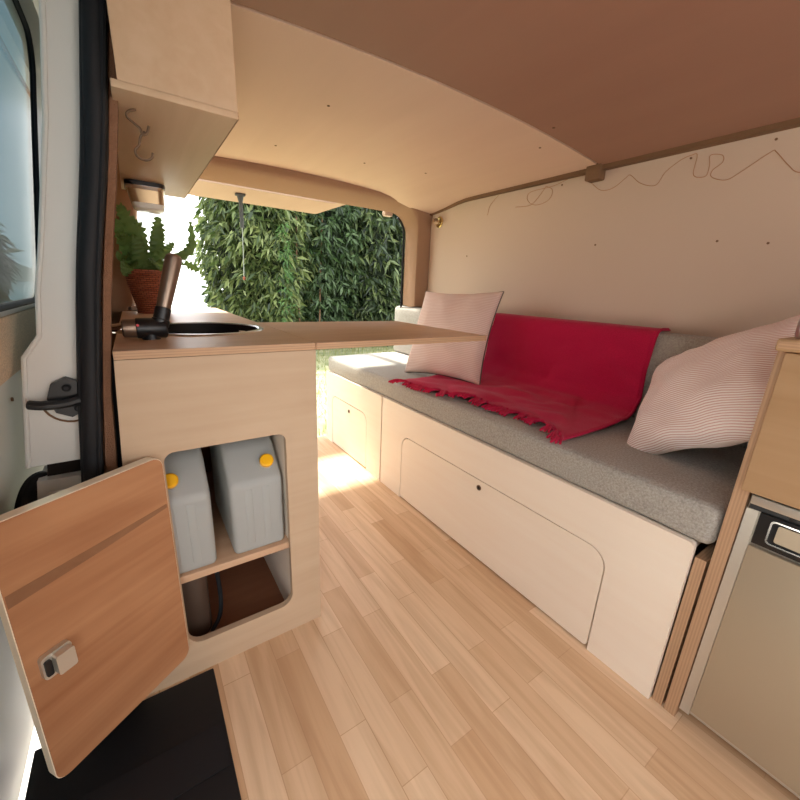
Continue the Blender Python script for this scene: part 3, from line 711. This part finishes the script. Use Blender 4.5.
# ------------------------------------------------------------------ overhead locker, hooks, lamp
ol = thing('overhead_locker', 'plywood overhead locker hanging under the ceiling above the worktop', 'locker', (.11, 1.3, 1.3))
MB().box(.012, .885, 1.300, .208, 1.80, 1.312, .001).build('bottom_board', M['ply_locker'], ol)
MB().box(.196, .897, 1.312, .208, 1.80, 1.50).build('side_panel', M['ply_locker'], ol)
MB().box(.022, .885, 1.312, .208, .897, 1.505).build('end_panel', M['ply_locker'], ol)
MB().box(.022, 1.788, 1.312, .196, 1.80, 1.505).build('end_panel', M['ply_locker'], ol)
m = MB(); m.box(.2079, .8855, 1.2995, .2095, 1.8, 1.3125); m.build('edge_strip', M['edge_z'], ol)
hk = [(0, 0, .0), (-.016, 0, -.008), (-.020, 0, -.020), (-.008, .0, -.030), (.004, .0, -.040), (.008, 0, -.052), (.018, 0, -.046), (.024, 0, -.030)]
m = MB(); m.tube(spline([(.046+x*.75, .965+y, 1.2995+z*.75) for x, y, z in hk], 6), .0022, 8); tag(m.build('hook', M['hook']), 'brown metal hook screwed under the overhead locker, upper of two', 'hook')
h2 = [(.014, .0, -.044), (.007, .002, -.051), (.002, .003, -.060), (-.002, .003, -.076), (-.012, .003, -.090), (-.008, .003, -.104), (.008, .003, -.108), (.022, .003, -.100), (.026, .003, -.088)]
m = MB(); m.tube(spline([(.046+x*.75, .965+y, 1.2995+z*.75) for x, y, z in h2], 6), .0022, 8); tag(m.build('hook', M['hook']), 'brown metal hook hanging from the hook under the locker, lower of two', 'hook')
lp = thing('lamp', 'bronze and white lamp fixed under the rear end of the overhead locker', 'lamp', (.075, 1.66, 1.23))
bx = lambda a, b: rr(.024+a, 1.60+a, .128-b, 1.72-a, .022)
m = MB(); m.plate(rr(.020, 1.597, .132, 1.723, .025), [], XY(1.287), .0125); m.build('mount', M['black'], lp)
m = MB(); m.loft([[(x, y, 1.287) for x, y in rr(.022, 1.60, .130, 1.72, .024)], [(x, y, 1.276) for x, y in rr(.022, 1.60, .130, 1.72, .024)]]); m.build('bezel', M['chrome'], lp)
m = MB(); m.loft([[(x, y, 1.276) for x, y in rr(.026, 1.604, .127, 1.716, .022)], [(x, y, 1.238) for x, y in rr(.034, 1.608, .126, 1.712, .022)]]); m.build('housing', M['lamp_body'], lp)
m = MB(); m.loft([[(x, y, 1.238) for x, y in rr(.034, 1.607, .127, 1.713, .022)], [(x, y, 1.224) for x, y in rr(.038, 1.610, .124, 1.710, .022)], [(x, y, 1.219) for x, y in rr(.046, 1.618, .116, 1.702, .018)]]); m.build('lens', M['lens'], lp)

# spotlight and fairy-light wire on the cream wall
sp = thing('spotlight', 'small chrome spotlight in the rear top corner of the cream wall', 'light', (1.598, 1.966, 1.404))
m = MB(); m.lathe([(.030, 0), (.032, .005), (.026, .008), (.022, .006)], (1.5995, 1.962, 1.404), (-1, 0, 0), 24); m.build('bezel', M['brass'], sp)
m = MB(); m.lathe([(.012, 0), (.013, .03), (.018, .05), (.017, .055), (.0, .053)], (1.594, 1.962, 1.406), Vector((-.9, -.5, -.1)), 20); m.build('head', M['chrome'], sp)
m = MB()
runs = [[(1.494, 1.49), (1.555, 1.443), (1.569, 1.397)], [(1.224, 1.475), (1.25, 1.445), (1.298, 1.408), (1.387, 1.411)],
        [(1.118, 1.484), (1.191, 1.469), (1.307, 1.464), (1.319, 1.432), (1.269, 1.404), (1.202, 1.415), (1.188, 1.453), (1.224, 1.475)],
        [(1.01, 1.452), (.962, 1.416), (.914, 1.415), (.87, 1.442), (.854, 1.449), (.811, 1.414), (.757, 1.398), (.733, 1.435), (.693, 1.463), (.66, 1.472), (.645, 1.467), (.643, 1.409), (.607, 1.399), (.603, 1.43), (.607, 1.459), (.574, 1.452), (.569, 1.431), (.591, 1.413), (.589, 1.393), (.549, 1.377), (.515, 1.393), (.455, 1.433), (.441, 1.43), (.406, 1.389), (.376, 1.365), (.33, 1.38), (.28, 1.42), (.2, 1.44)]]
for r in runs[1:]: m.tube(spline([(1.5985, y, z) for y, z in (r if r is not runs[1] else r)], 6), .0010, 6)
tag(m.build('wire', M['wire']), 'long thin coppery wire looping along the top of the cream wall near the ceiling block', 'wire')
m = MB(); m.tube(spline([(1.5985, y, z) for y, z in runs[0]], 6), .0010, 6)
tag(m.build('wire', M['wire']), 'short loose end of coppery wire hanging on the cream wall towards the rear', 'wire')

# ------------------------------------------------------------------ potted fern
PC = Vector((.066, 1.945, WZ))
pf = thing('potted_fern', 'crinkle-leaved green fern in a brown wicker pot on the worktop', 'plant', PC)
m = MB(); prof = [(.058, 0)]
for i in range(18): r0 = .058+.028*(i/17); prof += [(r0+.0012, .006+i*.0088), (r0-.0008, .006+i*.0088+.0044)]
prof += [(.0885, .166), (.089, .172), (.082, .172), (.078, .15), (.0, .148)]
m.lathe(prof, PC, n=40); m.build('pot', M['wicker'], pf)
def frond(base, pts, wid, seed):
    m = MB(); sp_ = spline(pts, 10); n_ = len(sp_); r = random.Random(seed); vs = []; fs = []
    P0 = Vector(pts[0]); side0 = Vector((1, .25, 0))
    for i, p in enumerate(sp_):
        t = i/(n_-1); d = (sp_[min(i+1, n_-1)]-sp_[max(0, i-1)]).normalized()
        s = (side0-d*side0.dot(d)).normalized(); nn = d.cross(s)
        w = wid*(sin(pi*min(1, .12+t*.82))**.6)*(1+.25*sin(i*2.1+seed))
        k = sin(i*1.9+seed)*.010; k2 = cos(i*2.3+seed*2)*.010
        vs += [p-s*w+nn*(k+.006), p-s*w*.5+nn*k*.4, p, p+s*w*.5+nn*k2*.4, p+s*w*(1+.2*cos(i*1.7))+nn*(k2+.006)]
    for i in range(n_-1):
        for j in range(4): a = i*5+j; fs.append((a, a+1, a+6, a+5))
    m.add(vs, fs); o = m.build('frond', M['fern'], pf, 0)
    o.data.polygons.foreach_set('use_smooth', [True]*len(o.data.polygons))
    return o
top = PC+Vector((0, 0, .15))
FR = [((.0, -.02, 0), (-.02, -.06, .10), (-.055, -.12, .20), (-.068, -.15, .235), .021),
      ((-.01, -.02, 0), (-.035, -.06, .07), (-.06, -.10, .12), (-.075, -.14, .14), .020),
      ((-.02, .0, 0), (-.05, -.03, .05), (-.075, -.06, .07), (-.095, -.09, .05), .020),
      ((.0, -.03, 0), (-.02, -.07, .06), (-.03, -.09, .11), (-.045, -.10, .14), .022),
      ((.01, -.01, 0), (.032, -.02, .09), (.048, -.03, .165), (.056, -.035, .225), .023),
      ((.018, .01, 0), (.035, .0, .07), (.045, -.01, .14), (.060, -.015, .20), .022),
      ((.02, .0, 0), (.075, .0, .06), (.145, .0, .10), (.175, .0, .165), .016),
      ((.02, .0, 0), (.085, -.01, .06), (.165, -.01, .12), (.172, -.01, .225), .016),
      ((.03, .0, 0), (.08, .02, .04), (.14, .03, .05), (.19, .03, .03), .024),
      ((.02, .02, 0), (.06, .03, .03), (.09, .06, .06), (.11, .07, .055), .020),
      ((-.01, .02, 0), (-.03, .03, .08), (-.04, .04, .13), (-.05, .04, .15), .020),
      ((.0, -.03, 0), (.01, -.06, .04), (.03, -.09, .05), (.04, -.11, .02), .020),
      ((-.005, -.02, 0), (-.01, -.05, .10), (-.02, -.08, .17), (-.04, -.10, .20), .020),
      ((.01, -.02, 0), (.03, -.05, .06), (.07, -.07, .10), (.095, -.08, .13), .018),
      ((-.03, -.01, 0), (-.06, -.04, .08), (-.075, -.09, .15), (-.08, -.13, .19), .019),
      ((-.02, -.03, 0), (-.05, -.07, .03), (-.07, -.10, .03), (-.085, -.12, -.005), .020)]
for i, (a, b, c, d, w) in enumerate(FR): frond(top, [top+Vector(a), top+Vector(b), top+Vector(c), top+Vector(d)], w*1.15, i)

# ------------------------------------------------------------------ raised tailgate
tg = sroot('door_2', (.7, 2.3, 1.52))
gx0, gx1 = .06, 1.285
HZ = lambda y: 1.545+.006*(y-2.55)/.6
m = MB(); m.plate(rr(gx0, 2.225, gx1, 3.145, [.02, .02, .03, .03]), [rr(gx0+.06, 2.258, gx1-.06, 2.645, .04)], lambda u, v, w: (u, v, HZ(v)+w), .035); m.build('tailgate_lining', M['tailgate_ply'], tg)
m = MB(); m.plate(rr(gx0-.03, 2.215, gx1-.01, 3.16, .03), [rr(gx0+.06, 2.258, gx1-.06, 2.645, .04)], lambda u, v, w: (u, v, HZ(v)+.036+w), .03); m.build('tailgate_skin', M['van_white'], tg)
m = MB(); m.plate(rr(gx0+.055, 2.253, gx1-.055, 2.65, .04), [], lambda u, v, w: (u, v, HZ(v)+.05+w), .004); m.build('tailgate_pane', M['glass'], tg)
m = MB(); m.tube([(.645, 2.82, 1.548), (.644, 2.82, 1.345)], .0125, 12); ps = m.build('pull_strap', M['strap'], tg)
m = MB(); m.box(.615, 2.80, 1.532, .675, 2.84, 1.546, .005); m.lathe([(.02, 0), (.016, -.02), (.0135, -.03)], (.645, 2.82, 1.532), n=16); m.build('strap_bracket', M['strap'], ps)
m = MB(); m.tube([(.644, 2.82, 1.345), (.640, 2.82, 1.2), (.634, 2.82, 1.04)], .003, 6); m.build('pull_cord', M['cord'], ps)
m = MB(); m.lathe([(0, .0), (.008, .004), (.009, .02), (0, .026)], (.634, 2.82, 1.018), n=12); m.build('cord_toggle', M['wicker'], ps)
MB().box(1.36, 2.21, 1.44, 1.42, 2.25, 1.475, .01).build('hinge_cover', M['cream_wall'], tg)

# ------------------------------------------------------------------ outside
struct(MB().box(-60, -30, -.75, 90, 15, -.55).build('ground', M['ground']))
struct(MB().box(-60, -30, -.56, 90, 2.75, -.545).build('bounce_gravel', M['bounce_gravel']))  # unseen pale ground added to bounce neutral light in through the doorway
struct(MB().box(-300, 15, -.9, 300, 400, -.7).build('lake', M['water']))
m = MB(); hl = []
for i in range(41):
    x = -150+3.5*i; hl.append((x, -.5+smooth(-12, -30, x)*(5.5+2.2*noise.noise(Vector((x*.03, 0, 2)))+1.2*noise.noise(Vector((x*.11, 4, 2))))))
for k in range(40):
    (xa, ha), (xb, hb) = hl[k], hl[k+1]
    o = len(m.v); m.v += [(xa, 120, -.6), (xb, 120, -.6), (xb, 135, hb), (xa, 135, ha), (xb, 155, -.6), (xa, 155, -.6)]; m.f += [(o, o+1, o+2, o+3), (o+3, o+2, o+4, o+5)]
struct(m.build('hills', M['hill']))

def sprig(m, p, out, ln, r, nl=6):
    """a drooping fan of narrow leaves"""
    out = out.normalized()
    for k in range(nl):
        a = r.uniform(-1.2, 1.2); side = Vector((-out.y, out.x, 0))
        d = (out*cos(a)*r.uniform(.3, 1)+side*sin(a)+Vector((0, 0, r.uniform(-1.6, .1)))).normalized()
        L = ln*r.uniform(.7, 1.2); w = L*r.uniform(.10, .16); s = d.cross(Vector((r.uniform(-1, 1), r.uniform(-1, 1), r.uniform(-.2, 1)))).normalized()
        q = p+Vector((r.uniform(-.05, .05), r.uniform(-.05, .05), r.uniform(-.05, .05)))
        n_ = d.cross(s)*w*.3
        m.add([q, q+d*L*.45-s*w+n_, q+d*L-Vector((0, 0, L*.15)), q+d*L*.45+s*w+n_], [(0, 1, 2, 3)])

def shrub(name, label, cat, c, rx, ry, h, mat, n, ln, seed, group=None, trunk=True, z0=-.55, lean=.35):
    r = random.Random(seed); t = thing(name, label, cat, (c[0], c[1], z0), group)
    core = MB(); hollow = rx < .3; N1, N2 = 20, 14
    def R(a, b): return .78+.22*noise.noise(Vector((cos(a)*1.7+seed, sin(a)*1.7, b*3.0)))
    def surf(a, v, k=1.0):
        prof = sin(pi*min(1, (.18+.82*v)))**.45 if v > .02 else .5
        rr_ = R(a, v)*prof*k
        return Vector((c[0]+rx*rr_*cos(a), c[1]+ry*rr_*sin(a), z0+.1+h*v))
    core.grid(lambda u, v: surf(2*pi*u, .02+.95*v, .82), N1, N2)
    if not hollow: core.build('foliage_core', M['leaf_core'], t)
    f = MB()
    for i in range(n):
        a = r.uniform(pi*.85, pi*2.15) if r.random() < .85 else r.uniform(0, 2*pi); v = r.uniform(.01, .99)
        p = surf(a, v, r.uniform(.80, 1.12)); out = Vector((cos(a)*ry, sin(a)*rx, .1))
        sprig(f, p, out, ln*r.uniform(.7, 1.3), r)
    o = f.build('foliage', mat, t, 0)
    if trunk:
        b = MB()
        for k in range(2):
            a = r.uniform(pi*1.1, pi*1.9); x = c[0]+rx*.78*cos(a); y = c[1]+ry*.78*sin(a)
            b.tube(spline([(x, y, z0), (x+r.uniform(-.1, .1), y-.02, z0+h*.3), (x+r.uniform(-.2, .2), y-.05, z0+h*.6), (x+r.uniform(-.3, .3), y, z0+h*.8)], 6), .018, 7)
        b.build('branches', M['bark'], t)
    return t
G = 'tall shrubs of the hedge behind the van'
shrub('hedge_shrub', 'olive green hedge shrub at the left end of the hedge beside open sky', 'shrub', (2.72, 10.1), 1.5, 1.7, 6.2, M['leaf_olive'], 3400, .22, 1, G)
shrub('hedge_shrub', 'bluish green hedge shrub right of the hanging strap', 'shrub', (4.15, 10.3), 1.5, 1.8, 6.2, M['leaf_blue'], 3200, .20, 2, G)
shrub('hedge_shrub', 'dark green drooping hedge shrub right of the blue-green one', 'shrub', (5.5, 10.1), 1.6, 1.8, 6.2, M['leaf_dark'], 3200, .24, 3, G)
shrub('hedge_shrub', 'dark hedge shrub nearest the right post of the rear opening', 'shrub', (7.3, 9.9), 1.8, 1.8, 6.2, M['leaf_dark'], 2400, .24, 4, G)
shrub('creeper', 'brighter green creeper strand climbing the hedge near the hanging strap', 'plant', (2.72, 8.42), .13, .10, 2.7, M['leaf_lime'], 60, .12, 5, None, False)
for i, yy in enumerate((-7.5, -4.6, -1.7, 1.2, 4.1)):
    shrub('tree', 'unseen leafy tree added to block light at the open sliding door', 'tree', (-8.5, yy), 1.2, 1.5, 5.2, M['leaf_dark'], 420, .42, 20+i, 'unseen trees added to block light at the sliding door', False)  # row of unseen trees, added to cut the sky light entering the doorway
shrub('tree', 'leafy tree outside the tinted sliding door window', 'tree', (-2.6, 9.5), .9, .9, 4.2, M['leaf_olive'], 900, .24, 6)
m = MB(); r = random.Random(11)
for i in range(9000):
    x = r.uniform(.6, 7.5); y = r.uniform(2.8, 9.3); h = r.uniform(.04, .16)*(1.6 if y > 8 else 1); a = r.uniform(0, 2*pi)
    m.add([(x, y, -.55), (x+.012*cos(a), y+.012*sin(a), -.55), (x+r.uniform(-.06, .06), y+r.uniform(-.06, .06), -.55+h)], [(0, 1, 2)])
g = m.build('grass', M['grass'], None, 0); g['kind'] = 'stuff'; g['label'] = 'pale dry grass behind the van'; g['category'] = 'grass'

# ------------------------------------------------------------------ sky, sun, camera
w = bpy.data.worlds.new('World'); S.world = w; w.use_nodes = True
n = w.node_tree.nodes; l = w.node_tree.links; bg = n['Background']
tc = n.new('ShaderNodeTexCoord'); sx = n.new('ShaderNodeSeparateXYZ'); l.new(tc.outputs['Generated'], sx.inputs[0])
rp = n.new('ShaderNodeValToRGB'); rp.color_ramp.elements[0].position = .0; rp.color_ramp.elements[0].color = (1, .99, .97, 1)
rp.color_ramp.elements[1].position = .7; rp.color_ramp.elements[1].color = (.80, .90, 1.0, 1)
l.new(sx.outputs['Z'], rp.inputs['Fac'])
cn = n.new('ShaderNodeTexNoise'); cn.inputs['Scale'].default_value = 3; cn.inputs['Detail'].default_value = 5; l.new(tc.outputs['Generated'], cn.inputs['Vector'])
cr = n.new('ShaderNodeValToRGB'); cr.color_ramp.elements[0].position = .4; cr.color_ramp.elements[0].color = (0, 0, 0, 1); cr.color_ramp.elements[1].position = .65
l.new(cn.outputs['Fac'], cr.inputs['Fac'])
mx = n.new('ShaderNodeMix'); mx.data_type = 'RGBA'; l.new(cr.outputs['Color'], mx.inputs['Factor']); l.new(rp.outputs['Color'], mx.inputs['A']); mx.inputs['B'].default_value = (1, 1, 1, 1)
l.new(mx.outputs['Result'], bg.inputs['Color']); bg.inputs['Strength'].default_value = 1.2

sun = bpy.data.lights.new('sun', 'SUN'); sun.energy = 3.8; sun.angle = RAD(4); sun.color = (1, .95, .86)
so_ = bpy.data.objects.new('sun', sun); COL.objects.link(so_); so_.location = (-2, 8, 12)
so_.rotation_euler = Vector((.06, -1, -2.4)).to_track_quat('-Z', 'Y').to_euler()

cam = bpy.data.cameras.new('camera'); cam.sensor_width = 36; cam.sensor_fit = 'HORIZONTAL'; cam.lens = 36*379.8/800; cam.clip_start = .02; cam.clip_end = 400
co = bpy.data.objects.new('camera', cam); COL.objects.link(co)
yaw, pit, rol = RAD(34.77), RAD(-16.17), RAD(2.513)
fw = Vector((sin(yaw)*cos(pit), cos(yaw)*cos(pit), sin(pit))); rt = Vector((cos(yaw), -sin(yaw), 0)); up = rt.cross(fw)
r2 = cos(rol)*rt+sin(rol)*up; u2 = -sin(rol)*rt+cos(rol)*up
mm = Matrix((r2, u2, -fw)).transposed().to_4x4(); mm.translation = Vector((0, 0, 1.0)); co.matrix_world = mm
S.camera = co
S.view_settings.view_transform = 'Standard'; S.view_settings.look = 'None'; S.view_settings.gamma = 1; S.view_settings.use_curve_mapping = False
S.view_settings.exposure = 1.93
